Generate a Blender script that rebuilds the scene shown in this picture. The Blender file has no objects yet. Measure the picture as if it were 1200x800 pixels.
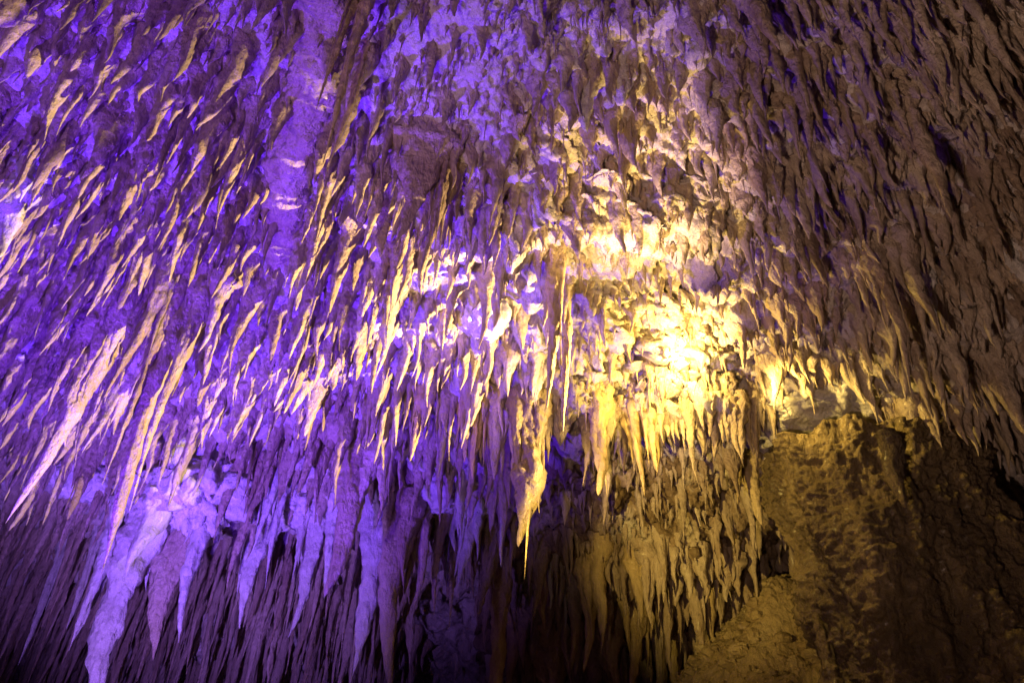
import bpy, math, random, time
import numpy as np
from mathutils import Vector, Matrix
from mathutils.bvhtree import BVHTree

T0 = time.time()
S = bpy.context.scene
C = S.collection
rad = math.radians

# ------------------------------------------------------------------ camera
F, CX, CY = 900.0, 600.0, 400.0
PITCH, ROLL = rad(36.9), rad(3.3)
CAM = np.array([0.0, 0.0, 1.6])
_f = np.array([0, math.cos(PITCH), math.sin(PITCH)])
_u0 = np.array([0, -math.sin(PITCH), math.cos(PITCH)])
_r0 = np.array([1.0, 0, 0])
_r = math.cos(ROLL) * _r0 + math.sin(ROLL) * _u0
_u = math.cos(ROLL) * _u0 - math.sin(ROLL) * _r0
cd = bpy.data.cameras.new('camera')
cam = bpy.data.objects.new('camera', cd)
C.objects.link(cam)
cd.sensor_width = 36.0
cd.lens = F / 1200 * 36
cd.clip_start, cd.clip_end = 0.05, 500
M4 = Matrix(((_r[0], _u[0], -_f[0], CAM[0]), (_r[1], _u[1], -_f[1], CAM[1]), (_r[2], _u[2], -_f[2], CAM[2]), (0, 0, 0, 1)))
cam.matrix_world = M4
S.camera = cam


def at(x, y, D):
    """world point seen at photo position x,y (1200 wide) at distance D along the lens axis"""
    x, y, D = np.asarray(x, float), np.asarray(y, float), np.asarray(D, float)
    a = ((x - CX) / F)[..., None] * _r + (-(y - CY) / F)[..., None] * _u + _f
    return CAM + a * D[..., None]


def proj(p):
    q = np.asarray(p) - CAM
    d = q @ _f
    return CX + F * (q @ _r) / d, CY - F * (q @ _u) / d, d


# ------------------------------------------------------------------ world, exposure, lamps and added fill lights
W = bpy.data.worlds.new('World')
S.world = W
W.use_nodes = True
W.node_tree.nodes['Background'].inputs[0].default_value = (0.3, 0.14, 0.6, 1)
W.node_tree.nodes['Background'].inputs[1].default_value = 0.012
S.view_settings.view_transform = 'Standard'
S.view_settings.look = 'None'
S.view_settings.exposure = 0.0
S.view_settings.gamma = 1.0


def lamp(name, pos, target, power, color, radius=0.05, cone=None, blend=0.6):
    ld = bpy.data.lights.new(name, 'SPOT' if cone else 'POINT')
    ld.energy = power
    ld.color = color
    ld.shadow_soft_size = radius
    if cone:
        ld.spot_size = rad(cone)
        ld.spot_blend = blend
    o = bpy.data.objects.new(name, ld)
    C.objects.link(o)
    o.location = pos
    if target is not None:
        o.rotation_euler = (Vector(target) - Vector(pos)).to_track_quat('-Z', 'Y').to_euler()
    return o


WARM = (1.0, 0.68, 0.15)
VIOLET = (0.12, 0.02, 1.0)
lamp('niche_lamp', at(800, 415, 12.4), None, 310, WARM, 0.05)
lamp('ledge_lamp', at(790, 590, 10.8), at(745, 420, 13.0), 1000, WARM, 0.06, 66, 0.9)
lamp('brow_fill', at(760, 440, 8.9), at(745, 225, 10.7), 1500, (1.0, 0.67, 0.20), 0.06, 74, 1.0)  # added fill light that gilds the brow from below
lamp('slope_fill', at(560, 640, 9.5), at(840, 610, 14.8), 2100, WARM, 0.06, 56, 1.0)  # added warm fill for the slope, recess and column's left flank
lamp('shelf_fill', at(885, 440, 12.2), at(990, 484, 13.0), 300, WARM, 0.05, 90, 0.8)  # added spot, brightens the pale shelf behind the column
lamp('left_flood_lamp', at(985, 580, 10.0), at(190, 345, 11.2), 13500, (1.0, 0.69, 0.28), 0.05, 58, 0.9)
lamp('violet_flood_lamp', (-4.6, 7.5, 0.3), (-4.4, 8.2, 9.5), 13000, VIOLET, 0.1, 100, 1.0)
lamp('violet_front_fill', (-4.0, 1.5, 0.4), at(230, 270, 10.8), 3300, (0.40, 0.16, 0.9), 0.1, 68, 1.0)  # added frontal violet fill, turns the stalactite sides mauve
lamp('lavender_flood_lamp', (-5.0, 8.0, 0.6), at(240, 615, 14.5), 4800, (0.33, 0.15, 1.0), 0.1, 70, 1.0)
lamp('violet_right_fill', (5.6, 5.5, 0.3), (6.2, 6.0, 9.0), 1500, VIOLET, 0.1, 78, 1.0)  # added weak violet fill for the upper right ceiling
lamp('front_fill', (-2.0, 0.0, 0.4), at(900, 170, 10.0), 2200, (1.0, 0.64, 0.48), 0.15, 78, 1.0)  # added dim warm fill from near the camera, aimed at upper right
S.cycles.max_bounces = 4
S.cycles.diffuse_bounces = 3
S.cycles.glossy_bounces = 2

# ------------------------------------------------------------------ noise
_rs = np.random.RandomState(11)
_P = np.concatenate([_rs.permutation(256)] * 3).astype(np.int32)
_G = _rs.normal(size=(256, 3))
_G /= np.linalg.norm(_G, axis=1)[:, None]
_G = _G.astype(np.float32)


def noise(p):
    p = np.asarray(p, np.float32)
    i = np.floor(p).astype(np.int32)
    f = p - i
    i &= 255
    u = f * f * f * (f * (f * 6 - 15) + 10)
    out = 0
    for dx in (0, 1):
        wx = u[:, 0] if dx else 1 - u[:, 0]
        a = _P[i[:, 0] + dx]
        for dy in (0, 1):
            wy = u[:, 1] if dy else 1 - u[:, 1]
            b = _P[a + i[:, 1] + dy]
            for dz in (0, 1):
                wz = u[:, 2] if dz else 1 - u[:, 2]
                g = _G[_P[b + i[:, 2] + dz]]
                d = g[:, 0] * (f[:, 0] - dx) + g[:, 1] * (f[:, 1] - dy) + g[:, 2] * (f[:, 2] - dz)
                out = out + wx * wy * wz * d
    return out * 1.5


def fbm(p, octv=3, gain=0.5):
    s, a, q = 0, 1.0, np.asarray(p, np.float32)
    for _ in range(octv):
        s = s + a * noise(q)
        q = q * 2.03 + 17.3
        a *= gain
    return s


def billow(p, octv=3, gain=0.5):
    s, a, q = 0, 1.0, np.asarray(p, np.float32)
    for _ in range(octv):
        s = s + a * np.abs(noise(q))
        q = q * 2.03 + 9.7
        a *= gain
    return s


def worley2(x, y, cell, seed):
    """nearest jittered cell point in plan: distance and a random number of that cell"""
    rs = np.random.RandomState(seed)
    jx, jy, hh = rs.rand(256, 256), rs.rand(256, 256), rs.rand(256, 256)
    X, Y = x / cell, y / cell
    ix, iy = np.floor(X).astype(int), np.floor(Y).astype(int)
    best = np.full(X.shape, 9.0)
    val = np.zeros(X.shape)
    for dx in (-1, 0, 1):
        for dy in (-1, 0, 1):
            a, b = (ix + dx) & 255, (iy + dy) & 255
            d = np.hypot(ix + dx + jx[a, b] - X, iy + dy + jy[a, b] - Y)
            m = d < best
            best = np.where(m, d, best)
            val = np.where(m, hh[a, b], val)
    return best, val


# ------------------------------------------------------------------ mesh helpers
def mesh_from(name, V, Q, smooth=True):
    """V (n,3), Q (m,4) quads (a triangle repeats nothing: use mesh_tri)"""
    me = bpy.data.meshes.new(name)
    V = np.ascontiguousarray(V, np.float32)
    Q = np.ascontiguousarray(Q, np.int32)
    me.vertices.add(len(V))
    me.vertices.foreach_set('co', V.ravel())
    me.loops.add(Q.size)
    me.loops.foreach_set('vertex_index', Q.ravel())
    me.polygons.add(len(Q))
    me.polygons.foreach_set('loop_start', np.arange(0, Q.size, Q.shape[1], dtype=np.int32))
    me.polygons.foreach_set('use_smooth', np.full(len(Q), smooth))
    me.update(calc_edges=True)
    return me


def grid_quads(ny, nx, wrap=False):
    a = np.arange(ny * nx).reshape(ny, nx)
    if wrap:
        b = np.roll(a, -1, axis=1)
        return np.stack([a[:-1], b[:-1], b[1:], a[1:]], -1).reshape(-1, 4)
    return np.stack([a[:-1, :-1], a[:-1, 1:], a[1:, 1:], a[1:, :-1]], -1).reshape(-1, 4)


def link(name, me, mat, loc=None, parent=None):
    o = bpy.data.objects.new(name, me)
    C.objects.link(o)
    if mat and me and not me.materials:
        me.materials.append(mat)
    if loc is not None:
        o.location = loc
    if parent:
        o.parent = parent
    return o


def tag(o, label=None, cat=None, group=None, kind=None):
    if label:
        o['label'] = label
    if cat:
        o['category'] = cat
    if group:
        o['group'] = group
    if kind:
        o['kind'] = kind
    return o


# ------------------------------------------------------------------ materials
def rock(name, cols, rough=0.75, bump=0.05, fine=14.0, stain=(0.12, 0.085, 0.06), stain_amt=0.5, vert=0.35, spec=0.3, coat=0.12):
    m = bpy.data.materials.new(name)
    m.use_nodes = True
    nt = m.node_tree
    N, L = nt.nodes, nt.links
    N.clear()
    out = N.new('ShaderNodeOutputMaterial')
    b = N.new('ShaderNodeBsdfPrincipled')
    L.new(b.outputs[0], out.inputs[0])
    b.inputs['Specular IOR Level'].default_value = spec
    b.inputs['Coat Weight'].default_value = coat
    b.inputs['Coat Roughness'].default_value = 0.22
    g = N.new('ShaderNodeNewGeometry')
    mp = N.new('ShaderNodeMapping')
    mp.inputs['Scale'].default_value = (1, 1, vert)
    L.new(g.outputs['Position'], mp.inputs['Vector'])

    def nz(scale, det, vec, dist=0.0, rgh=0.55):
        n = N.new('ShaderNodeTexNoise')
        n.inputs['Scale'].default_value = scale
        n.inputs['Detail'].default_value = det
        n.inputs['Roughness'].default_value = rgh
        n.inputs['Distortion'].default_value = dist
        L.new(vec, n.inputs['Vector'])
        return n.outputs['Fac']
    big = nz(0.9, 6, mp.outputs[0], 0.4)
    ramp = N.new('ShaderNodeValToRGB')
    e = ramp.color_ramp.elements
    e[0].position, e[0].color = 0.32, (*cols[0], 1)
    e[1].position, e[1].color = 0.7, (*cols[-1], 1)
    for k, c in enumerate(cols[1:-1]):
        q = e.new(0.32 + 0.38 * (k + 1) / (len(cols) - 1))
        q.color = (*c, 1)
    L.new(big, ramp.inputs[0])
    # mineral stains and mud
    st = nz(4.5, 7, mp.outputs[0], 0.6, 0.65)
    sr = N.new('ShaderNodeMapRange')
    sr.inputs[1].default_value, sr.inputs[2].default_value = 0.5, 0.72
    sr.inputs[3].default_value, sr.inputs[4].default_value = 0.0, stain_amt
    L.new(st, sr.inputs[0])
    mx = N.new('ShaderNodeMix')
    mx.data_type = 'RGBA'
    L.new(sr.outputs[0], mx.inputs[0])
    L.new(ramp.outputs[0], mx.inputs[6])
    mx.inputs[7].default_value = (*stain, 1)
    # fine grain
    fg = nz(fine * 4, 5, g.outputs['Position'])
    fr = N.new('ShaderNodeMapRange')
    fr.inputs[1].default_value, fr.inputs[2].default_value = 0.25, 0.75
    fr.inputs[3].default_value, fr.inputs[4].default_value = 0.72, 1.2
    L.new(fg, fr.inputs[0])
    mul = N.new('ShaderNodeMix')
    mul.data_type = 'RGBA'
    mul.blend_type = 'MULTIPLY'
    mul.inputs[0].default_value = 1
    L.new(mx.outputs[2], mul.inputs[6])
    L.new(fr.outputs[0], mul.inputs[7])
    L.new(mul.outputs[2], b.inputs['Base Color'])
    rr = N.new('ShaderNodeMapRange')
    rr.inputs[3].default_value, rr.inputs[4].default_value = rough - 0.25, rough + 0.15
    L.new(st, rr.inputs[0])
    L.new(rr.outputs[0], b.inputs['Roughness'])
    # fine relief: knobbly crust + grain
    mp2 = N.new('ShaderNodeMapping')
    mp2.inputs['Scale'].default_value = (1, 1, 0.55)
    L.new(g.outputs['Position'], mp2.inputs['Vector'])
    n1 = nz(fine, 6, mp2.outputs[0], 0.2, 0.62)
    vo = N.new('ShaderNodeTexVoronoi')
    vo.feature = 'SMOOTH_F1'
    vo.inputs['Scale'].default_value = fine * 0.8
    L.new(mp2.outputs[0], vo.inputs['Vector'])
    ad = N.new('ShaderNodeMath')
    ad.operation = 'MULTIPLY_ADD'
    L.new(vo.outputs['Distance'], ad.inputs[0])
    ad.inputs[1].default_value = -0.5
    L.new(n1, ad.inputs[2])
    bp = N.new('ShaderNodeBump')
    bp.inputs['Strength'].default_value = 1.0
    bp.inputs['Distance'].default_value = bump
    L.new(ad.outputs[0], bp.inputs['Height'])
    L.new(bp.outputs[0], b.inputs['Normal'])
    return m


M_ceil = rock('limestone_ceiling', [(0.38, 0.32, 0.27), (0.52, 0.46, 0.41), (0.62, 0.57, 0.52)], bump=0.075, fine=14)
M_stal = rock('dripstone', [(0.29, 0.21, 0.145), (0.46, 0.365, 0.27), (0.60, 0.51, 0.40)], bump=0.07, fine=20, vert=0.2, rough=0.55, spec=0.5, stain=(0.17, 0.10, 0.05), stain_amt=0.7)
M_white = rock('white_calcite', [(0.46, 0.42, 0.38), (0.58, 0.55, 0.51), (0.7, 0.67, 0.63)], bump=0.06, fine=15, stain_amt=0.2, vert=0.2, rough=0.55, spec=0.5)
M_ochre = rock('ochre_dripstone', [(0.42, 0.31, 0.16), (0.52, 0.40, 0.22), (0.58, 0.47, 0.30)], bump=0.06, fine=17, vert=0.2)
M_olive = rock('olive_dripstone', [(0.15, 0.11, 0.05), (0.24, 0.18, 0.085), (0.34, 0.27, 0.14)], bump=0.09, fine=15, vert=0.3)
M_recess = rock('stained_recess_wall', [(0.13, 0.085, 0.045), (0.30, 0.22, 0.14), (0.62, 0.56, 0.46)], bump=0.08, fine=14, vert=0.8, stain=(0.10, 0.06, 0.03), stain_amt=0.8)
M_mud = rock('muddy_flowstone', [(0.09, 0.066, 0.038), (0.17, 0.125, 0.066), (0.30, 0.225, 0.12)], bump=0.13, fine=15, vert=0.4, stain_amt=0.25)
M_dirt = rock('cave_dirt', [(0.24, 0.17, 0.09), (0.33, 0.25, 0.14), (0.4, 0.32, 0.2)], bump=0.08, fine=14, vert=1.0, rough=0.85)

# ------------------------------------------------------------------ the cave vault (one continuous rock sheet)
XS = [-600, -200, 0, 100, 200, 300, 400, 500, 560, 620, 700, 780, 860, 920, 1000, 1100, 1200, 1400, 1800]
DTAB = {  # distance along the lens axis
    -600: [5.9] * 19,
    -250: [7.6] * 19,
    0:    [9.1, 9.1, 9.1, 9.15, 9.2, 9.2, 9.2, 9.3, 9.3, 9.3, 9.3, 9.2, 9.1, 9.1, 9.0, 8.9, 8.8, 8.7, 8.6],
    100:  [9.8, 9.8, 9.8, 9.85, 9.9, 9.9, 9.9, 10.0, 10.0, 9.9, 9.9, 9.8, 9.7, 9.7, 9.6, 9.4, 9.3, 9.1, 9.0],
    200:  [10.6, 10.6, 10.6, 10.7, 10.7, 10.7, 10.7, 10.6, 10.5, 10.5, 10.6, 10.6, 10.4, 10.4, 10.2, 10.0, 9.8, 9.6, 9.4],
    270:  [11.2, 11.2, 11.2, 11.3, 11.4, 11.4, 11.3, 11.2, 11.1, 10.9, 10.6, 10.5, 10.8, 11.0, 10.8, 10.5, 10.3, 10.0, 9.8],
    320:  [11.7, 11.7, 11.7, 11.8, 11.9, 11.9, 11.8, 11.7, 11.7, 11.6, 12.2, 12.9, 12.5, 11.6, 11.3, 11.0, 10.7, 10.4, 10.1],
    400:  [12.5, 12.5, 12.5, 12.6, 12.7, 12.7, 12.6, 12.5, 12.5, 12.35, 12.9, 13.4, 13.2, 12.6, 12.0, 11.6, 11.3, 11.0, 10.8],
    460:  [13.2, 13.2, 13.2, 13.3, 13.4, 13.3, 13.2, 13.0, 12.9, 12.6, 12.9, 13.4, 13.3, 13.1, 12.8, 12.3, 12.0, 11.6, 11.3],
    480:  [13.5, 13.5, 13.5, 13.5, 13.6, 13.5, 13.4, 13.2, 12.9, 12.6, 12.6, 12.6, 12.8, 13.3, 13.2, 12.7, 12.3, 12.0, 11.6],
    510:  [13.9, 13.9, 13.9, 13.9, 14.0, 13.9, 13.8, 13.7, 13.7, 13.7, 14.2, 14.5, 14.4, 14.2, 14.0, 13.4, 13.0, 12.6, 12.0],
    560:  [14.6, 14.6, 14.6, 14.5, 14.2, 14.4, 14.5, 14.4, 14.7, 15.0, 15.2, 15.3, 15.1, 15.0, 14.8, 14.4, 14.4, 14.0, 13.5],
    610:  [15.4, 15.4, 15.4, 15.3, 14.5, 15.0, 15.2, 14.8, 16.0, 16.0, 15.7, 15.6, 15.7, 16.2, 17.0, 18.5, 18.5, 18.0, 17.0],
    650:  [16.2, 16.2, 16.2, 16.2, 16.4, 16.2, 16.2, 16.6, 17.5, 16.8, 16.0, 15.7, 15.8, 16.6, 18.0, 20, 20, 19, 18],
    700:  [17.2, 17.2, 17.2, 17.2, 17.4, 17.2, 17.4, 20.0, 20.0, 18.0, 16.8, 16.3, 16.4, 17.2, 19, 21, 21, 20, 19],
    800:  [18.8, 18.8, 18.8, 18.8, 18.9, 18.8, 19.5, 24.0, 23.0, 20.0, 18.5, 17.8, 17.6, 18.2, 20, 22, 22, 21, 20],
    980:  [21, 21, 21, 21, 21, 21, 22, 26, 25, 22, 20, 19, 19.5, 20, 21, 23, 23, 22, 21],
}
_yk = sorted(DTAB)
_gx = np.arange(-600, 1801, 4.0)
_gy = np.arange(-600, 981, 4.0)
_rows = np.array([np.interp(_gx, XS, DTAB[k]) for k in _yk])
_D = np.array([np.interp(_gy, _yk, _rows[:, j]) for j in range(len(_gx))]).T


def blur(a, sig, ax):
    k = np.arange(-int(3 * sig) - 1, int(3 * sig) + 2)
    w = np.exp(-k * k / (2 * sig * sig))
    w /= w.sum()
    pad = [(0, 0), (0, 0)]
    pad[ax] = (len(k) // 2, len(k) // 2)
    b = np.pad(a, pad, mode='edge')
    return np.apply_along_axis(lambda v: np.convolve(v, w, 'valid'), ax, b)


_D = blur(blur(_D, 7, 1), 2.2, 0)
xs = np.concatenate([np.linspace(-600, -44, 50), np.arange(-40, 1241, 2.0), np.linspace(1244, 1800, 50)])
ys = np.concatenate([np.linspace(-600, -44, 40), np.arange(-40, 841, 2.0), np.linspace(846, 980, 14)])


def bil(xq, yq):
    fx, fy = (xq + 600) / 4, (yq + 600) / 4
    i, j = np.clip(fx.astype(int), 0, len(_gx) - 2), np.clip(fy.astype(int), 0, len(_gy) - 2)
    a, b = fx - i, fy - j
    return (_D[j, i] * (1 - a) * (1 - b) + _D[j, i + 1] * a * (1 - b) + _D[j + 1, i] * (1 - a) * b + _D[j + 1, i + 1] * a * b)


GX, GY = np.meshgrid(xs, ys)
V = at(GX, GY, bil(GX, GY))


def normals(V, toward):
    du, dv = np.gradient(V, axis=1), np.gradient(V, axis=0)
    n = np.cross(du, dv)
    n /= np.linalg.norm(n, axis=-1)[..., None] + 1e-9
    s = np.sign(np.sum(n * (toward - V), -1))
    return n * s[..., None]




def soft(x, y, cx, cy, rx, ry, edge=0.35):
    """1 inside an ellipse of the photo area, fading to 0 outside"""
    q = np.hypot((x - cx) / rx, (y - cy) / ry)
    return np.clip((1 + edge - q) / (2 * edge), 0, 1)


m_niche = soft(GX, GY, 780, 395, 130, 95)
m_rec = soft(GX, GY, 760, 590, 170, 75)
m_smooth = np.maximum.reduce([soft(GX, GY, 220, 60, 330, 110), soft(GX, GY, 490, 80, 110, 110), soft(GX, GY, 560, 320, 40, 40), soft(GX, GY, 215, 575, 90, 45, .5), soft(GX, GY, 350, 600, 50, 25, .5), soft(GX, GY, 510, 580, 40, 20, .5)])
m_right = np.clip((GX - 860) / 120, 0, 1) * np.clip((520 - GY) / 60, 0, 1)
m_brow = soft(GX, GY, 720, 210, 130, 75)
RIB = ((384, -60), (376, 20), (366, 90), (352, 150), (340, 210), (332, 260), (326, 300), (322, 335))
rib_x = np.interp(GY, [q[1] for q in RIB], [q[0] for q in RIB])
m_rib = np.clip(1.8 - np.abs(GX - rib_x) / 30, 0, 1) * np.clip((345 - GY) / 30, 0, 1)
m_left = np.clip((620 - GX) / 60, 0, 1)
Nn = normals(V, CAM)
P = V.reshape(-1, 3)
K = np.array([1, 1, 0.45])
d = 0.40 * fbm(P * 0.45, 2) + 0.42 * (billow(P * K * 1.1, 2) - 0.35)
d = d.reshape(GX.shape) * (1 - 0.35 * m_smooth) + m_right * 0.4 * (billow(P * np.array([.8, .8, .8]) + 50, 3) - .35).reshape(GX.shape)
V = V + d[..., None] * Nn
Nn = normals(V, CAM)
P = V.reshape(-1, 3)
d = 0.16 * (billow(P * K * 3.1 + 5, 3) - 0.3)
d = d.reshape(GX.shape) * (1 - 0.55 * m_smooth)
# torn, layered rock in the niche, on the brow above it and on the ledge; round lumps in the recess
lay = billow(np.stack([P[:, 0] * 1.3, P[:, 1] * 1.3, P[:, 2] * 3.6 + P[:, 0] * 1.5], -1) + 70, 4, .55)
d = d + (np.maximum(m_niche, 0.8 * m_brow)) * 0.55 * (lay - 0.35).reshape(GX.shape)
d = d + m_rec * 0.26 * fbm(P * np.array([2.6, 2.6, 2.0]) + 90, 4, .55).reshape(GX.shape)
V = V + d[..., None] * Nn
# pointed drip stubs grown into the sheet
wob = 0.12 * noise(P * 2.2), 0.12 * noise(P * 2.2 + 31)
m_off = (1 - 0.85 * m_smooth) * (1 - 0.75 * m_niche) * (1 - 0.7 * m_rec) * (1 - 0.4 * m_brow) * (1 - m_rib)
for cell, hmax, wid, seed, mk in ((0.66, 0.75, 0.46, 3, m_off * (1 - 0.55 * m_left) * (1 - 0.7 * m_right)), (0.33, 0.36, 0.5, 4, m_off * (1 - 0.75 * m_left) * (1 - 0.7 * m_right))):
    f1, hv = worley2(P[:, 0] + wob[0], P[:, 1] + wob[1], cell, seed)
    cone = np.clip(1 - f1 / wid, 0, 1) ** 1.35 * hmax * np.clip(hv * 1.5 - 0.35, 0, 1)
    V[..., 2] -= cone.reshape(GX.shape) * mk
Nn = normals(V, CAM)
P = V.reshape(-1, 3)
d = (0.085 * (billow(P * np.array([5.5, 5.5, 2.3]) + 3, 3) - 0.3) + 0.035 * fbm(P * np.array([15, 15, 7.5]), 2)) * (0.25 + 0.9 * np.clip(fbm(P * 0.8 + 60, 2) + 0.45, 0, 1))
V = V + d.reshape(GX.shape)[..., None] * Nn
vault_quads = grid_quads(len(ys), len(xs))
vault = link('cave_ceiling', mesh_from('cave_ceiling', V.reshape(-1, 3), vault_quads), M_ceil)
tag(vault, kind='structure')
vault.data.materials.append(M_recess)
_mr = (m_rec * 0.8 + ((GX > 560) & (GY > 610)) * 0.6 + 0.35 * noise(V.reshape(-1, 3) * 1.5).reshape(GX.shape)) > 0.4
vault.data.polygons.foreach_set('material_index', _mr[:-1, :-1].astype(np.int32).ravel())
print('vault', time.time() - T0)

# coarse copy of the sheet for finding where things hang
_ci = np.arange(0, len(ys), 3)
_cj = np.arange(0, len(xs), 3)
Vc = V[np.ix_(_ci, _cj)]
BV = BVHTree.FromPolygons([tuple(v) for v in Vc.reshape(-1, 3).tolist()], grid_quads(len(_ci), len(_cj)).tolist())


def hit(x, y):
    dirv = at(x, y, 1.0) - CAM
    h = BV.ray_cast(Vector(CAM), Vector(dirv).normalized(), 100)
    return np.array(h[0]) if h[0] else at(x, y, float(bil(np.array([x]), np.array([y]))[0]))


# ------------------------------------------------------------------ cave floor
ctrl = [(-14, -4, 0), (0, -4, 0), (14, -4, 0), (-14, 8, 0.2), (0, 6, 0.3), (4, 5, 0.6), (-12, 20, 0.5), (-3, 20, 1.0), (0, 16, 1.8), (14, 4, 1.5)]
for x, y, D in ((960, 800, 13.2), (800, 800, 15.0), (900, 690, 15.2), (870, 740, 15.0), (820, 770, 15.0), (1060, 800, 11.4), (1200, 745, 11.2), (1130, 785, 11.2),
                (1000, 800, 12.4), (1160, 760, 13.5)):
    ctrl.append(tuple(at(x, y, D)))
ctrl = np.array(ctrl, float)


def tps(r):
    return np.where(r > 1e-6, r * r * np.log(r + 1e-9), 0)


n = len(ctrl)
A = np.zeros((n + 3, n + 3))
A[:n, :n] = tps(np.hypot(ctrl[:, None, 0] - ctrl[None, :, 0], ctrl[:, None, 1] - ctrl[None, :, 1])) + np.eye(n) * 0.05
A[:n, n] = 1
A[:n, n + 1:] = ctrl[:, :2]
A[n:, :n] = A[:n, n:].T
sol = np.linalg.solve(A, np.concatenate([ctrl[:, 2], [0, 0, 0]]))


def ground(x, y):
    r = np.hypot(x[..., None] - ctrl[:, 0], y[..., None] - ctrl[:, 1])
    z = tps(r) @ sol[:n] + sol[n] + sol[n + 1] * x + sol[n + 2] * y
    return np.maximum(z, -0.4)


def floor_patch(x0, x1, y0, y1, nx, ny):
    ax = np.interp(np.linspace(0, 1, nx), [0, .15, .9, 1], [x0, 0, 8, x1])
    ay = np.interp(np.linspace(0, 1, ny), [0, .2, .9, 1], [y0, 7, 16, y1])
    gx, gy = np.meshgrid(ax, ay)
    gz = ground(gx, gy)
    p = np.stack([gx, gy, gz], -1).reshape(-1, 3)
    p[:, 2] += 0.16 * fbm(p * 0.9, 3) + 0.14 * (billow(p * 2.4, 4) - 0.3) + 0.06 * (billow(p * 9, 3) - .3)
    return p, grid_quads(ny, nx)


pv, pq = floor_patch(-18, 18, -5, 24, 320, 280)
fl = link('cave_floor', mesh_from('cave_floor', pv, pq), M_dirt)
tag(fl, kind='structure')
FB = BVHTree.FromPolygons([tuple(v) for v in pv.tolist()], pq.tolist())


def fhit(x, y):
    dirv = at(x, y, 1.0) - CAM
    h = FB.ray_cast(Vector(CAM), Vector(dirv).normalized(), 100)
    return np.array(h[0]) if h[0] else None


# ------------------------------------------------------------------ dripstone shapes
def cone_verts(L, R, ns, nr, seed, power=0.9, flat=1.0, ang=0.0, flare=0.6, lean=0.0, bulb=0.0, embed=0.25, rough=1.0, blunt=0.0):
    """a hanging dripstone: root at z=0 (embedded above), tip at z=-L"""
    rs = random.Random(seed)
    t = np.linspace(0, 1, ns) ** 0.9
    z = embed - t * (L + embed)
    tt = np.clip(-z / L, 0, 1)
    r = R * ((1 - tt) ** power * (1 - blunt) + blunt * np.sqrt(np.clip(1 - tt ** 6, 0, 1)) * (1 - 0.45 * tt))
    r = r + R * flare * np.exp(-np.clip(-z, 0, None) / (0.9 * R + 0.02)) + np.where(z > 0, z * 0.06, 0)
    if bulb:
        r = r + R * bulb * np.exp(-((tt - 0.55) / 0.17) ** 2)
    r = np.maximum(r, 0.006)
    r[-1] = 0.003
    ph = np.linspace(0, 2 * math.pi, nr, endpoint=False)
    wx = R * 0.55 * np.sin(tt * rs.uniform(2, 5) + rs.uniform(0, 6)) * tt + lean * tt ** 1.5 * R
    wy = R * 0.55 * np.sin(tt * rs.uniform(2, 5) + rs.uniform(0, 6)) * tt
    ex, ey = math.sqrt(flat), 1 / math.sqrt(flat)
    x0 = r[:, None] * np.cos(ph)[None] * ex
    y0 = r[:, None] * np.sin(ph)[None] * ey
    ca, sa = math.cos(ang), math.sin(ang)
    x = x0 * ca - y0 * sa + wx[:, None]
    y = x0 * sa + y0 * ca + wy[:, None]
    p = np.stack([x, y, np.repeat(z[:, None], nr, 1)], -1).reshape(-1, 3)
    # lumps, flutes and rings
    o = np.array([rs.uniform(0, 200) for _ in range(3)])
    f = 1.0 / R
    cc = np.stack([np.repeat(wx, nr), np.repeat(wy, nr), p[:, 2]], -1)
    dv = p - cc
    k = 0.45 * noise(p * np.array([f * 0.9, f * 0.9, f * 0.28]) + o) + 0.34 * noise(p * np.array([f * 2.1, f * 2.1, f * 0.75]) + o) \
        + 0.26 * (np.abs(noise(p * np.array([f * 3.4, f * 3.4, f * 1.3]) + o)) - 0.25) + 0.12 * noise(p * np.array([f * 6.5, f * 6.5, f * 3.5]) + o)
    p = cc + dv * (1 + k * rough)[:, None]
    p[:, 2] += R * 0.15 * noise(p * f * 1.7 + o + 40)
    return p, grid_quads(ns, nr, True)


def cluster(L, R, seed, ns, nr, sats=0, **kw):
    """main spike with smaller spikes grown on to its sides, as one body"""
    rs = random.Random(seed * 7 + 1)
    ps, qs, nv = [], [], 0
    p, q = cone_verts(L, R, ns, nr, seed, **kw)
    ps.append(p)
    qs.append(q)
    nv = len(p)
    for k in range(sats):
        a = rs.uniform(0, 6.28)
        l2, r2 = L * rs.uniform(0.3, 0.75), R * rs.uniform(0.35, 0.65)
        p, q = cone_verts(l2, r2, max(10, ns * 2 // 3), max(7, nr * 2 // 3), seed * 13 + k, power=rs.uniform(0.7, 1.1), embed=0.3)
        zz = -rs.uniform(0, 0.25) * L
        dd = R * rs.uniform(0.75, 1.35)
        p = p + np.array([math.cos(a) * dd, math.sin(a) * dd, zz * 0.6])
        ps.append(p)
        qs.append(q + nv)
        nv += len(p)
    return np.concatenate(ps), np.concatenate(qs)


def drop_for(root, ytip):
    """length of a vertical drop from root that ends at photo row ytip"""
    lo, hi = 0.02, 8.0
    for _ in range(40):
        m = (lo + hi) / 2
        if proj(root - np.array([0, 0, m]))[1] < ytip:
            lo = m
        else:
            hi = m
    return lo


things = []   # (object, px, py, size)
BIG = []      # occupied plan positions


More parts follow.
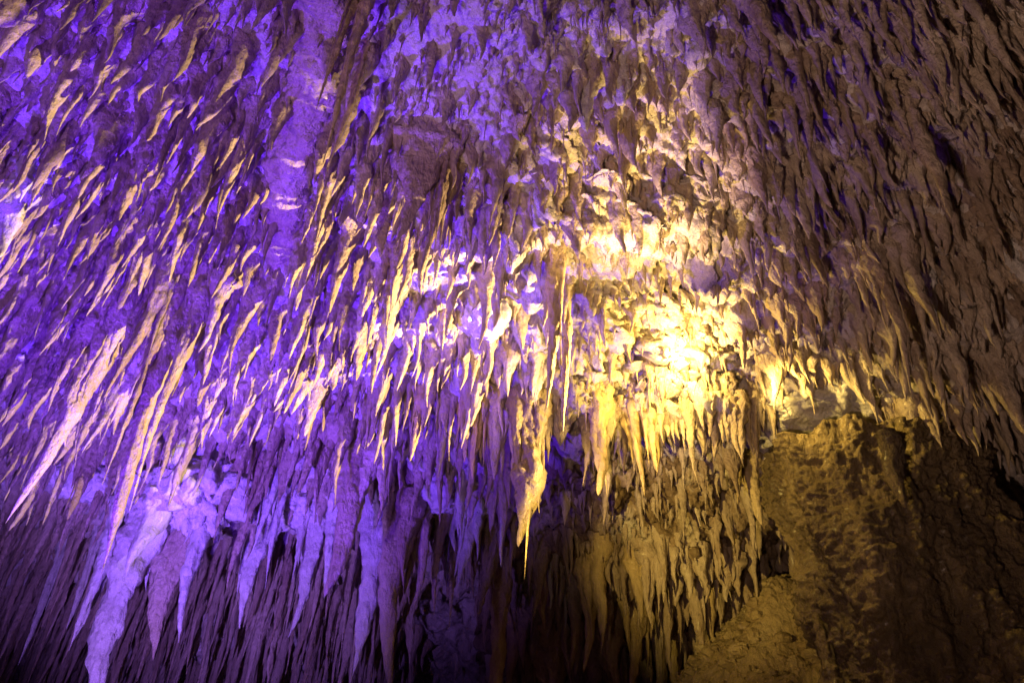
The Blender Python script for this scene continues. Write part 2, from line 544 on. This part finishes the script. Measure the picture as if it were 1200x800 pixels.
def big_spike(xr, yr, yt, wpx, label, seed, mat=None, cat='stalactite', group=None, name='stalactite', forward=0.0, side=(), **kw):
    h = hit(xr, yr)
    D = (h - CAM) @ _f - forward
    root = at(xr, yr, D)
    L = drop_for(root, yt)
    R = wpx * 0.5 * D / F
    kw.setdefault('embed', 0.7 + forward * 0.8)
    p, q = cluster(L, R, seed, 58, 24, **kw)
    o = link(name, mesh_from(name, p, q), mat or M_stal, root)
    tag(o, label, cat, group)
    for k, (dx, dl, rr) in enumerate(side):      # side spikes as parts: offset in radii, length share, radius share
        p, q = cone_verts(L * dl, R * rr, 40, 18, seed * 31 + k, embed=0.4, power=0.85)
        link('spike', mesh_from('spike', p, q), mat or M_stal, (R * dx, R * -0.5, -0.1 * L), o)
    BIG.append((root[0], root[1], R))
    return o


HEROES = [
    # xr, yr, yt, width, label, kwargs
    (128, 378, 618, 33, 'long thick stalactite with a pale pink tip reaching low at far left', dict(sats=2, side=((-1.1, .45, .5), (1.0, .35, .4)))),
    (232, 330, 668, 36, 'longest slanting stalactite at left, cream down its right side to a sharp tip', dict(sats=2, side=((1.0, .3, .45),))),
    (50, 330, 500, 36, 'stout cream-sided stalactite left of the two long slanting ones', dict(sats=3)),
    (205, 300, 470, 26, 'broad cream-faced stalactite just above the longest slanting one', dict(sats=3)),
    (186, 575, 835, 50, 'wide pale lavender flowstone pillar running off the bottom edge at left', dict(mat='white', power=0.6, sats=4, flat=1.2, rough=1.3)),
    (222, 585, 770, 46, 'brown blade of dripstone against the right of the lavender pillar', dict(flat=1.8, sats=1)),
    (258, 570, 752, 34, 'pale lavender pointed stalactite between the lavender pillar and the dark straws', dict(mat='white', sats=1)),
    (338, 560, 688, 13, 'thin pale stalactite forked beside a slanting twin above the dark straws', dict(mat='white')),
    (362, 590, 665, 15, 'thin lavender stalactite slanting beside its pale twin', dict(mat='white')),
    (418, 520, 700, 42, 'heavy mauve stalactite with a blunt pale end low left of centre', dict(blunt=.35, sats=2)),
    (478, 575, 812, 40, 'broad mauve stalactite running to the bottom edge left of the dark hollow', dict(power=.7, sats=2)),
    (445, 580, 790, 34, 'lavender curtain hanging between two heavy mauve stalactites', dict(mat='white', flat=1.8, sats=1)),
    (552, 592, 688, 24, 'pink white tooth with three prongs beside the dark hollow', dict(mat='white', flat=1.5, side=((-.7, .8, .5), (.8, .6, .45)))),
    (586, 640, 830, 26, 'tall olive brown pillar at the right edge of the dark hollow', dict(power=.4, mat='ochre')),
    (520, 590, 720, 18, 'slim mauve spike above the dark hollow, nearest its middle', dict()),
    (535, 600, 735, 16, 'slim brown spike above the dark hollow, next right of the mauve one', dict()),
    (500, 585, 715, 20, 'mauve stalactite above the left end of the dark hollow', dict()),
    (620, 474, 638, 28, 'large golden stalactite with a swollen lumpy middle below the ledge', dict(mat='olive', bulb=.5, sats=5, forward=.12, embed=.35, power=.6, blunt=.25, rough=1.2, side=((.9, .7, .45), (-.9, .6, .5), (.3, 1.12, .3)))),
    (700, 482, 582, 19, 'lone golden stalactite ending in a rounded tip under the bright ledge', dict(mat='ochre', blunt=.5, power=.5, forward=.1)),
    (648, 300, 480, 17, 'tall pale golden pillar left of the glowing niche', dict(power=.6, sats=2, mat='ochre')),
    (664, 340, 505, 12, 'slender golden pillar touching the tall one left of the niche', dict(power=.55, sats=1, mat='ochre')),
    (878, 545, 612, 22, 'fat golden drip at the foot of the pale wall beside the great rock column', dict(mat='ochre', blunt=.4)),
    (862, 540, 590, 12, 'small golden drip left of the fat one by the rock column', dict(mat='ochre')),
    (645, 655, 714, 7, 'thin white straw under the swollen golden stalactite', dict(mat='white', power=.5)),
    (662, 690, 736, 6, 'short white straw, lower right of the other white one in the brown recess', dict(mat='white', power=.5)),
    (676, 715, 770, 6, 'lowest thin grey straw in front of the brown curtain wall', dict(mat='white', power=.5)),
    (594, 545, 665, 9, 'white thin spike just left of the swollen golden stalactite', dict(mat='white', power=.6)),
    (1024, 300, 465, 20, 'longest brown stalactite on the right with a golden left edge', dict(sats=3)),
    (1058, 290, 395, 26, 'dusky stalactite right of the longest brown one', dict(sats=1)),
    (1080, 325, 384, 22, 'white-tipped stalactite shining against the dark rock at right', dict(mat='white', sats=1)),
    (1140, 330, 408, 20, 'brown dripping stalactite with a pointed end near the right edge', dict(sats=1)),
    (1186, 300, 352, 18, 'pale grey stalactite cut by the right edge', dict(mat='white')),
    (1165, 420, 536, 28, 'long dark brown stalactite near the right edge above the shelf', dict(sats=2)),
    (884, -15, 64, 24, 'smooth pale grey stalactite at the top edge right of centre', dict(power=.6)),
    (856, -10, 46, 22, 'shorter pale grey stalactite left of the smooth one at the top edge', dict(power=.7)),
    (1083, 45, 120, 24, 'grey stalactite pair member hanging high at right', dict(sats=1)),
    (1150, 20, 86, 26, 'dark stalactite high in the top right corner', dict(sats=1)),
    (1060, 130, 250, 28, 'long dusky stalactite in the upper right with bumpy sides', dict(sats=3)),
    (20, -20, 45, 44, 'cream tip cut by the top left corner', dict(sats=1)),
    (45, 200, 305, 46, 'big lavender white blade at the left edge', dict(mat='white', flat=1.3, sats=2)),
    (440, -30, 195, 18, 'dark olive stalactite in the gap right of the ropey rib', dict(sats=2, mat='ochre')),
    (424, -30, 130, 15, 'short dark olive stalactite above the longer one beside the ropey rib', dict(mat='ochre', sats=1)),
    (428, 60, 205, 13, 'thin dark olive stalactite below the others beside the ropey rib', dict(mat='ochre', sats=1)),
    (168, 590, 690, 18, 'short pale lavender spike left of the wide lavender pillar', dict(mat='white', sats=1)),
    (300, 575, 690, 20, 'mauve spike right of the pale lavender pointed stalactite', dict(sats=2)),
    (395, 590, 700, 18, 'pale lavender spike left of the heavy blunt mauve stalactite', dict(mat='white', sats=1)),
    (148, 598, 752, 24, 'lavender curtain tapering beside the left of the wide lavender pillar', dict(mat='white', flat=1.8, sats=2)),
    (318, 590, 738, 30, 'broad lilac curtain left of the heavy blunt mauve stalactite, forked at its foot', dict(mat='white', flat=1.9, sats=3)),
    (372, 602, 748, 24, 'lilac curtain directly left of the pale spike by the heavy mauve stalactite', dict(mat='white', flat=1.7, sats=2)),
    (462, 585, 728, 26, 'lilac curtain overlapping the lavender curtain near the dark hollow', dict(mat='white', flat=1.8, sats=2)),
    (535, 585, 648, 18, 'short lilac fringe right of the lavender shelf above the dark hollow', dict(mat='white', flat=1.5, sats=2)),
    (388, 205, 285, 20, 'stout mauve stalactite shading the right flank of the ropey rib', dict(sats=2)),
    (376, 245, 325, 20, 'mauve stalactite at the lower right flank of the ropey rib', dict(sats=2)),
    (362, 275, 350, 18, 'mauve stalactite just right of the tip of the ropey rib', dict(sats=2)),
    (520, 190, 330, 22, 'dark mauve hanging curtain with orange spikes above centre', dict(sats=4)),
    (490, 170, 280, 40, 'broad dull purple curtain left of the orange spikes', dict(flat=1.8, sats=2)),
]
MATS = dict(olive=M_olive, white=M_white, ochre=M_ochre)
for k, (xr, yr, yt, w, lab, kw) in enumerate(HEROES):
    kw = dict(kw)
    kw['mat'] = MATS.get(kw.get('mat'))
    big_spike(xr, yr, yt, w, lab, 500 + k, group='large stalactites', **kw)

SHELVES = [
    (228, 572, 62, 40, 'pale lavender flowstone bulge above the lavender pillar at left'),
    (350, 592, 34, 20, 'small pale lavender flowstone bulge above the two thin pale twins'),
    (432, 577, 26, 17, 'small lavender flowstone bulge behind the heavy blunt mauve stalactite'),
    (95, 560, 34, 17, 'violet flowstone bulge behind the pink-tipped stalactite at far left'),
    (508, 578, 40, 16, 'low lavender flowstone shelf just left of the dark hollow'),
    (568, 362, 26, 24, 'pale cream rock knob left of the tall golden pillar'),
]
SHELVES.append((980, 484, 90, 22, 'pale lit rock shelf behind the top of the great rock column'))
for k, (x, y, wx_, wy_, lab) in enumerate(SHELVES):
    h = hit(x, y)
    D = (h - CAM) @ _f
    th = np.linspace(0, math.pi, 60)
    p5 = np.linspace(0, 2 * math.pi, 90, endpoint=False)
    b = np.stack([np.sin(th)[:, None] * np.cos(p5), np.sin(th)[:, None] * np.sin(p5), np.repeat(np.cos(th)[:, None], 90, 1)], -1).reshape(-1, 3)
    sc = np.array([wx_, wx_ * .8, wy_ * 1.25]) * D / F
    q0 = b * sc
    kq = 1 + .35 * noise(q0 * 1.3 + k * 9.1) + .5 * (billow(q0 * np.array([3.0, 3.0, 1.6]) + k * 5, 4, .55) - .3)
    o = link('flowstone_bulge', mesh_from('flowstone_bulge', q0 * kq[:, None], grid_quads(60, 90, True)), M_white, h)
    tag(o, lab, 'flowstone')
print('heroes', time.time() - T0)

# the thick ropey rib that runs across the ceiling
pts = []
for x, y in RIB:
    h = hit(x, y)
    pts.append(h)
pts = np.array(pts)
rr = np.array([.31, .31, .31, .30, .29, .26, .2, .02])
tt = np.linspace(0, len(pts) - 1, 130)
cen = np.stack([np.interp(tt, range(len(pts)), pts[:, k]) for k in range(3)], -1)
for _ in range(60):
    cen[1:-1] = (cen[:-2] + cen[2:]) / 2 * .5 + cen[1:-1] * .5
cen = cen + (CAM - cen) / np.linalg.norm(CAM - cen, axis=1)[:, None] * np.interp(tt, [0, 3, 5, 7], [.26, .16, .0, -.3])[:, None]
r_ = np.interp(tt, range(len(pts)), rr)
tan = np.gradient(cen, axis=0)
tan /= np.linalg.norm(tan, axis=1)[:, None]
s1 = np.cross(tan, np.array([0, 0, 1.0]))
s1 /= np.linalg.norm(s1, axis=1)[:, None]
s2 = np.cross(tan, s1)
ph = np.linspace(0, 2 * math.pi, 44, endpoint=False)
ring = np.cos(ph)[None, :, None] * s1[:, None] + np.sin(ph)[None, :, None] * s2[:, None]
p0 = cen[:, None] + ring * r_[:, None, None]
pf = p0.reshape(-1, 3)
kk = 1 + 0.3 * noise(pf * 1.4) + 0.25 * noise(pf * 3.1 + 7) + 0.4 * (billow(pf * np.array([8, 8, 8]), 3, .65) - .3)
pv2 = (cen[:, None] + ring * (r_[:, None] * kk.reshape(130, 44))[..., None]).reshape(-1, 3)
org = pts[3]
rib = link('flowstone_rib', mesh_from('flowstone_rib', pv2 - org, grid_quads(130, 44, True)), M_stal, org)
tag(rib, 'thick ropey mauve rib of flowstone running down from the top edge at left', 'flowstone')

# ------------------------------------------------------------------ the multitude of stalactites
def zone(x, y):
    """spacing, length range, width range in photo pixels at this place, and look"""
    if y > 640 and 490 < x < 575:
        return (60, (20, 50), (6, 10), 'void')
    if y < 260:
        y = y + 22 * math.sin(x * .031) + 14 * math.sin(x * .083 + 2)
        x = x + 18 * math.sin(y * .05)
    for cx, cy, rx, ry in ((228, 575, 85, 42), (350, 600, 42, 22), (512, 582, 40, 16), (565, 365, 38, 32), (800, 385, 62, 48), (320, 395, 22, 30), (440, 420, 24, 20), (500, 330, 26, 22), (250, 250, 15, 30), (545, 440, 28, 15), (130, 150, 20, 22), (672, 195, 42, 36), (706, 240, 36, 26), (742, 288, 60, 20), (590, 30, 40, 24), (90, 560, 30, 18), (435, 575, 24, 18)):
        if ((x - cx) / rx) ** 2 + ((y - cy) / ry) ** 2 < 1:
            return (60, (20, 40), (6, 10), 'patch')
    if y < 330 and abs(x - np.interp(y, [q[1] for q in RIB], [q[0] for q in RIB])) < 27:
        return (400, (5, 6), (4, 5), 'void')
    if 892 < x < 1075 and 432 < y < 512:
        return (60, (10, 20), (4, 8), 'patch')
    if x < 470 and y > 600:
        return (13, (40, 150), (5, 15), 'dark')
    if x < 600 and y > 470:
        return (16, (34, 105), (7, 20), 'low')
    if x < 590 and y > 150:
        return (17.5, (30, 95), (8, 22), 'mid')
    if x < 420 and y <= 150:
        return (27, (28, 80), (12, 30), 'top')
    if x < 600 and y <= 150:
        return (36, (20, 55), (8, 20), 'top')
    if y > 650:
        return (14, (30, 120), (6, 26), 'wall')
    if x < 905 and y > 495:
        return (26, (18, 75), (6, 15), 'recess')
    if x < 900 and y > 300:
        return (25, (14, 48), (6, 13), 'niche')
    if x < 870 and y > 170:
        return (20, (14, 42), (7, 17), 'brow')
    if x < 870:
        return (23, (16, 48), (8, 22), 'topmid')
    if y > 440:
        return (17, (18, 55), (5, 14), 'rlow')
    return (16, (14, 66), (7, 21), 'right')


rs = np.random.RandomState(77)
cand = np.stack([rs.uniform(-100, 1300, 60000), rs.uniform(-110, 815, 60000)], -1)
acc = []
cellmap = {}
for x, y in cand:
    sp = zone(x, y)
    s = sp[0] * 0.82
    ci, cj = int(x // 20), int(y // 20)
    ok = True
    m = int(s // 20) + 1
    for a in range(ci - m, ci + m + 1):
        for b in range(cj - m, cj + m + 1):
            for (u, v) in cellmap.get((a, b), ()):
                if (u - x) ** 2 + ((v - y) * 0.62) ** 2 < s * s:
                    ok = False
                    break
            if not ok:
                break
        if not ok:
            break
    if ok and sp[3] in ('dark', 'wall', 'low') and math.sin(x * .071 + y * .013) * math.sin(x * .023 + 1.3) + rs.uniform(-.5, .5) > .75:
        ok = False
    if ok:
        cellmap.setdefault((ci, cj), []).append((x, y))
        acc.append((x, y, sp))
print('candidates', len(acc))
spikes = []
for k, (x, y, sp) in enumerate(acc):
    h = hit(x, y)
    if any((h[0] - b[0]) ** 2 + (h[1] - b[1]) ** 2 < (b[2] * 0.8) ** 2 for b in BIG):
        continue
    if sp[3] == 'void' and sp[0] == 400:
        continue
    D = (h - CAM) @ _f
    u = rs.rand() ** 1.9
    lp = sp[1][0] + (sp[1][1] - sp[1][0]) * u
    wp = sp[2][0] + (sp[2][1] - sp[2][0]) * (0.6 * u + 0.4 * rs.rand())
    L = drop_for(h, y + lp)
    R = wp * 0.5 * D / F
    spikes.append(dict(root=h, L=L, R=R, x=x, y=y, lp=lp, wp=wp, z=sp[3], seed=1000 + k))
rl = random.Random(5)
for lx0, ly0, lx1, ly1, n_, lr in ((686, 490, 900, 478, 26, (18, 100)), (690, 498, 880, 492, 14, (14, 60)), (560, 478, 640, 476, 9, (30, 90)), (440, 470, 560, 474, 10, (40, 105)), (985, 478, 1075, 482, 9, (14, 34)), (1085, 478, 1190, 500, 11, (22, 60)), (860, 540, 905, 552, 4, (25, 50))):
    for k in range(n_):
        f_ = (k + rl.uniform(-.3, .3)) / (n_ - 1)
        x, y = lx0 + (lx1 - lx0) * f_, ly0 + (ly1 - ly0) * f_ + rl.uniform(-4, 4)
        h = hit(x, y)
        D = (h - CAM) @ _f
        u = rl.random() ** 1.5
        lp, wp = lr[0] + (lr[1] - lr[0]) * u, 6.5 + 9 * u + rl.uniform(-2, 3)
        spikes.append(dict(root=h, L=drop_for(h, y + lp), R=wp * .5 * D / F, x=x, y=y, lp=lp * 1.4, wp=wp, z='recess', seed=7000 + len(spikes)))
print('spikes', len(spikes), time.time() - T0)


def inview(s):
    return -5 < s['x'] < 1205 and -10 < s['y'] < 790 and not (s['x'] > 900 and s['y'] > 500) and s['z'] not in ('void',)


order = sorted([s for s in spikes if inview(s)], key=lambda s: -s['lp'] * s['wp'] * (0.75 if s['z'] == 'dark' else 1))
N_IND = 240
own = order[:N_IND]
own_ids = set(id(s) for s in own)
rest = [s for s in spikes if id(s) not in own_ids]


def spike_kw(s):
    r = random.Random(s['seed'])
    return dict(power=r.uniform(.55, 1.15), flat=r.uniform(1, 1.9), ang=r.uniform(0, 3.14), flare=r.uniform(.3, .9), rough=r.uniform(.8, 1.25),
                embed=0.18 + s['R'], blunt=r.choice((0, 0, 0, .2)))


PLACES = [
    (50, 60, 'by the cream tip in the top left corner'), (150, 70, 'on the smooth violet ceiling at upper left'), (270, 90, 'near the top, just left of the ropey rib'),
    (470, 70, 'on the smooth violet ceiling right of the rib'), (570, 90, 'at the top where violet turns to brown'), (700, 80, 'on the brown ceiling at top centre'),
    (820, 110, 'below the pale grey pair at the top'), (950, 80, 'right of the pale grey pair at the top'), (1120, 110, 'in the dark top right corner'),
    (60, 190, 'around the big lavender blade at the left edge'), (170, 190, 'midway between the lavender blade and the rib'), (270, 220, 'left of the lower half of the rib'),
    (400, 230, 'right of the lower half of the rib'), (540, 230, 'around the orange spikes above centre'), (680, 200, 'in the golden patch above the niche'),
    (820, 220, 'above the right end of the niche'), (950, 230, 'on the dusky ceiling right of the golden patch'), (1110, 240, 'in the upper right above the white-tipped one'),
    (60, 350, 'beside the stout cream one at left'), (160, 320, 'above the two long slanting ones at left'), (290, 340, 'right of the longest slanting one at left'),
    (390, 340, 'below the tip of the ropey rib'), (480, 350, 'between the rib and the pale patch by the niche'), (580, 360, 'left of the tall golden pillar'),
    (700, 360, 'in the left half of the glowing niche'), (820, 370, 'in the right half of the glowing niche'), (940, 380, 'just right of the glowing niche'),
    (1060, 400, 'around the longest brown one on the right'), (1160, 420, 'at the right edge above the shelf'), (30, 520, 'left of the pink-tipped one at far left'),
    (150, 480, 'between the two long slanting ones at left'), (270, 500, 'above the pale lavender ledge'), (370, 490, 'above the heavy mauve blunt one'),
    (490, 490, 'left of the bright ledge'), (580, 510, 'left of the swollen golden one'), (750, 500, 'on the lip of the bright ledge'),
    (60, 690, 'in the dark bottom left corner'), (310, 690, 'in the dark under the lavender ledge'), (420, 680, 'around the two heavy mauve ones'),
    (700, 600, 'in the brown recess'), (640, 740, 'right of the dark hollow'), (800, 710, 'on the brown wall by the slope'),
    (880, 560, 'beside the upper left corner of the rock column'), (1130, 500, 'on the pale shelf right of the rock column'),
]
groups = {}
for s in own:
    x, y = s['x'], s['y'] + s['lp'] * 0.4
    pl = min(range(len(PLACES)), key=lambda i: (PLACES[i][0] - x) ** 2 + ((PLACES[i][1] - y) * 1.2) ** 2)
    lw = s['lp'] / s['wp']
    shape = 'long slim' if lw > 4.6 else ('stout' if lw < 3.0 else 'tapering')
    groups.setdefault((pl, shape), []).append(s)
ORD = ['leftmost', 'second from left', 'third from left', 'fourth from left', 'fifth from left', 'sixth from left', 'seventh from left', 'eighth from left', 'ninth from left', 'tenth from left', 'eleventh from left', 'twelfth from left', 'thirteenth from left', 'fourteenth from left']
for (pl, shape), mem in groups.items():
    halves = [(mem, '')]
    if len(mem) > 9:
        mem = sorted(mem, key=lambda s: s['y'])
        halves = [(mem[:len(mem) // 2], 'higher '), (mem[len(mem) // 2:], 'lower ')]
    if len(mem) > 20:
        c3 = len(mem) // 3
        halves = [(mem[:c3], 'higher '), (mem[c3:2 * c3], 'middle '), (mem[2 * c3:], 'lower ')]
    for part_, wd in halves:
        part_.sort(key=lambda s: s['x'])
        for k, s in enumerate(part_):
            o_ = '' if len(part_) == 1 else ('rightmost ' if k == len(part_) - 1 else ORD[min(k, 13)] + ' ')
            s['label'] = f'{o_}{wd}{shape} stalactite {PLACES[pl][2]}'
            s['group'] = 'stalactites ' + PLACES[pl][2]

for s in own:
    r = random.Random(s['seed'] + 3)
    p, q = cluster(s['L'], s['R'], s['seed'], 34, 14, sats=r.choice((0, 1, 1, 2, 3)), **spike_kw(s))
    mt = M_ochre if s['z'] in ('wall', 'recess') and r.random() < .6 else (M_white if s['z'] in ('low', 'dark') and 545 < s['y'] < 640 and r.random() < .4 else M_stal)
    s['obj'] = link('stalactite', mesh_from('stalactite', p, q), mt, s['root'])
    tag(s['obj'], s['label'], 'stalactite', s['group'])

ps, qs, nv = [], [], 0
for s in rest:
    r = random.Random(s['seed'] + 3)
    ins = -30 < s['x'] < 1230
    p, q = cluster(s['L'], s['R'], s['seed'], 16 if ins else 9, 9 if ins else 6, sats=r.choice((0, 0, 1, 1)) if ins else 0, **spike_kw(s))
    ps.append(p + s['root'])
    qs.append(q + nv)
    nv += len(p)
for k in range(4200):
    x, y = rl.uniform(-20, 1220), rl.uniform(-20, 690)
    if x > 890 and y > 490:
        continue
    h = hit(x, y)
    D = (h - CAM) @ _f
    lp = 6 + 20 * rl.random() ** 2
    p, q = cone_verts(drop_for(h, y + lp), (2.2 + 3.2 * rl.random()) * .5 * D / F, 8, 6, 20000 + k, embed=.1, flare=1.0)
    ps.append(p + h)
    qs.append(q + nv)
    nv += len(p)
small = link('small_stalactites', mesh_from('small_stalactites', np.concatenate(ps), np.concatenate(qs)), M_stal)
tag(small, 'countless small stalactites crowding the ceiling between the larger ones', 'stalactites', kind='stuff')
print('multitude', time.time() - T0)

# ------------------------------------------------------------------ the great rock column at right
pc = at(1045, 650, 12.2)
top_z = at(1000, 522, 12.9)[2]
RX, RY, NH, NA = 1.62, 1.25, 230, 300
base_z = at(1060, 830, 11.2)[2]
t = np.linspace(0, 1, NH)
ph = np.linspace(0, 2 * math.pi, NA, endpoint=False)
body = np.clip(t / 0.93, 0, 1)
z = base_z + (top_z - base_z) * body
shr = np.where(t > 0.93, np.sqrt(np.clip(1 - ((t - 0.93) / 0.07) ** 3.0, 0, 1)), 1.0)
wid = 1.0 * shr
c4, s4 = np.cos(ph), np.sin(ph)
se = (np.abs(c4) ** 3 + np.abs(s4) ** 3) ** (-1 / 3)
x = RX * se * c4
y = RY * se * s4
p = np.stack([x[None] * wid[:, None], y[None] * wid[:, None], np.repeat(z[:, None] - pc[2], NA, 1)], -1)
p[..., 2] += np.where(t > 0.93, 0.10 * ((t - 0.93) / 0.07), 0)[:, None]
p[..., 0] += (0.45 * (1 - body))[:, None]
pf = p.reshape(-1, 3) + pc
nrm = np.stack([np.repeat(c4[None], NH, 0), np.repeat(s4[None], NH, 0), np.zeros((NH, NA))], -1).reshape(-1, 3)
dd = 0.26 * fbm(pf * np.array([1, 1, .5]), 2) + 0.20 * (billow(pf * np.array([1.7, 1.7, .45]), 3) - .3) + 0.10 * fbm(pf * np.array([3.4, 3.4, 2.4]) + 3, 3, .6) + 0.11 * (billow(pf * np.array([6.5, 6.5, 3.2]) + 20, 3, .6) - .35) + 0.05 * fbm(pf * 11, 2) + 0.24 * (billow(pf * np.array([2.2, 2.2, .25]) + 33, 2) - .3) * (1 - np.clip(np.repeat(t[:, None], NA, 1).ravel() * 1.3 - .4, 0, .8))
dd = dd * np.repeat(np.minimum(1, wid * 1.0)[:, None], NA, 1).ravel()
pp = p.reshape(-1, 3) + nrm * dd[:, None]
pp[:, 2] += (0.16 * fbm(pf * 1.3 + 8, 2)) * np.repeat(np.clip((t - .6) / .3, 0, 1)[:, None], NA, 1).ravel()
col = link('rock_column', mesh_from('rock_column', pp, grid_quads(NH, NA, True)), M_mud, pc)
tag(col, 'massive broken brown rock column standing at lower right with a flat top', 'rock column')


def upright(L, R, seed, **kw):
    p, q = cone_verts(L, R, 50, 20, seed, flare=.5, **kw)
    p = p * np.array([1, 1, -1])
    return p, q[:, ::-1]


for k, (x, yb, yt, w, D) in enumerate(((1012, 770, 638, 22, 10.95), (975, 800, 700, 20, 11.1), (992, 810, 720, 18, 11.0), (1030, 820, 745, 22, 10.9), (1008, 815, 730, 16, 10.95))):
    b = at(x, yb, D)
    tp = at(x, yt, D)
    L = (tp[2] - b[2]) * 1.0
    p, q = upright(L, w * .5 * D / F, 900 + k, power=.35, embed=.3)
    o = link('rib', mesh_from('rib', p, q), M_mud, b - pc, col)

b = at(1042, 520, 11.3)
p, q = cone_verts(drop_for(b, 598), .16, 40, 18, 777, power=.5, embed=.15, flare=.2)
link('rib', mesh_from('rib', p, q), M_mud, b - pc, col)

# rocks lying on the slope
def rock_mesh(r, seed, sq=(1, 1, .7)):
    nu, nvv = 22, 16
    th = np.linspace(0, math.pi, nvv)
    ph = np.linspace(0, 2 * math.pi, nu, endpoint=False)
    p = np.stack([np.sin(th)[:, None] * np.cos(ph), np.sin(th)[:, None] * np.sin(ph), np.repeat(np.cos(th)[:, None], nu, 1)], -1).reshape(-1, 3)
    k = 1 + .35 * noise(p * 1.2 + seed * 3.7) + .25 * noise(p * 2.6 + seed)
    p = p * k[:, None]
    p = np.sign(p) * np.abs(p) ** .85
    return mesh_from('rock', p * r * np.array(sq), grid_quads(nvv, nu, True), smooth=False)


ROCKS = [
    (866, 765, 26, 'largest pale jagged rock on the yellow slope below the curtain wall'),
    (850, 778, 15, 'small jagged rock leaning left of the largest one on the slope'),
    (885, 752, 12, 'small rock just above the largest one on the slope'),
    (955, 770, 26, 'pale boulder wedged against the left foot of the rock column'),
    (915, 745, 10, 'lone small stone in the middle of the yellow slope'),
    (905, 790, 14, 'stone at the bottom edge below the lone small one'),
    (1192, 770, 22, 'pale boulder in the bottom right corner'),
]
for k, (x, y, w, lab) in enumerate(ROCKS):
    h = fhit(x, y)
    if h is None:
        print('rock misses', x, y)
        continue
    D = (h - CAM) @ _f
    o = link('rock', rock_mesh(w * .5 * D / F, k), M_dirt, h + np.array([0, 0, .02]))
    o.rotation_euler = (0, 0, k * 1.3)
    tag(o, lab, 'rock', 'rocks on the cave floor')
ps, qs, nv = [], [], 0
rg = random.Random(9)
th = np.linspace(0, math.pi, 5)
ph5 = np.linspace(0, 2 * math.pi, 7, endpoint=False)
ball = np.stack([np.sin(th)[:, None] * np.cos(ph5), np.sin(th)[:, None] * np.sin(ph5), np.repeat(np.cos(th)[:, None], 7, 1)], -1).reshape(-1, 3)
bq = grid_quads(5, 7, True)
for k in range(3200):
    x, y = rg.uniform(1.0, 8.0), rg.uniform(8.0, 17.0)
    zz = FB.ray_cast(Vector((x, y, 20)), Vector((0, 0, -1)), 40)[0]
    if zz is None:
        continue
    r = 0.03 + 0.17 * rg.random() ** 4
    kq = 1 + .5 * noise(ball * 1.3 + k * 3.3)
    ps.append(ball * kq[:, None] * r * np.array([1, rg.uniform(.6, 1.2), rg.uniform(.4, .9)]) + np.array(zz))
    qs.append(bq + nv)
    nv += len(ball)
rub = link('rubble', mesh_from('rubble', np.concatenate(ps), np.concatenate(qs), smooth=False), M_dirt)
tag(rub, 'loose stones and grit scattered over the dirt slope', 'rubble', kind='stuff')
print('done', time.time() - T0, 'tris', sum(len(o.data.polygons) * 2 for o in S.objects if o.type == 'MESH'))
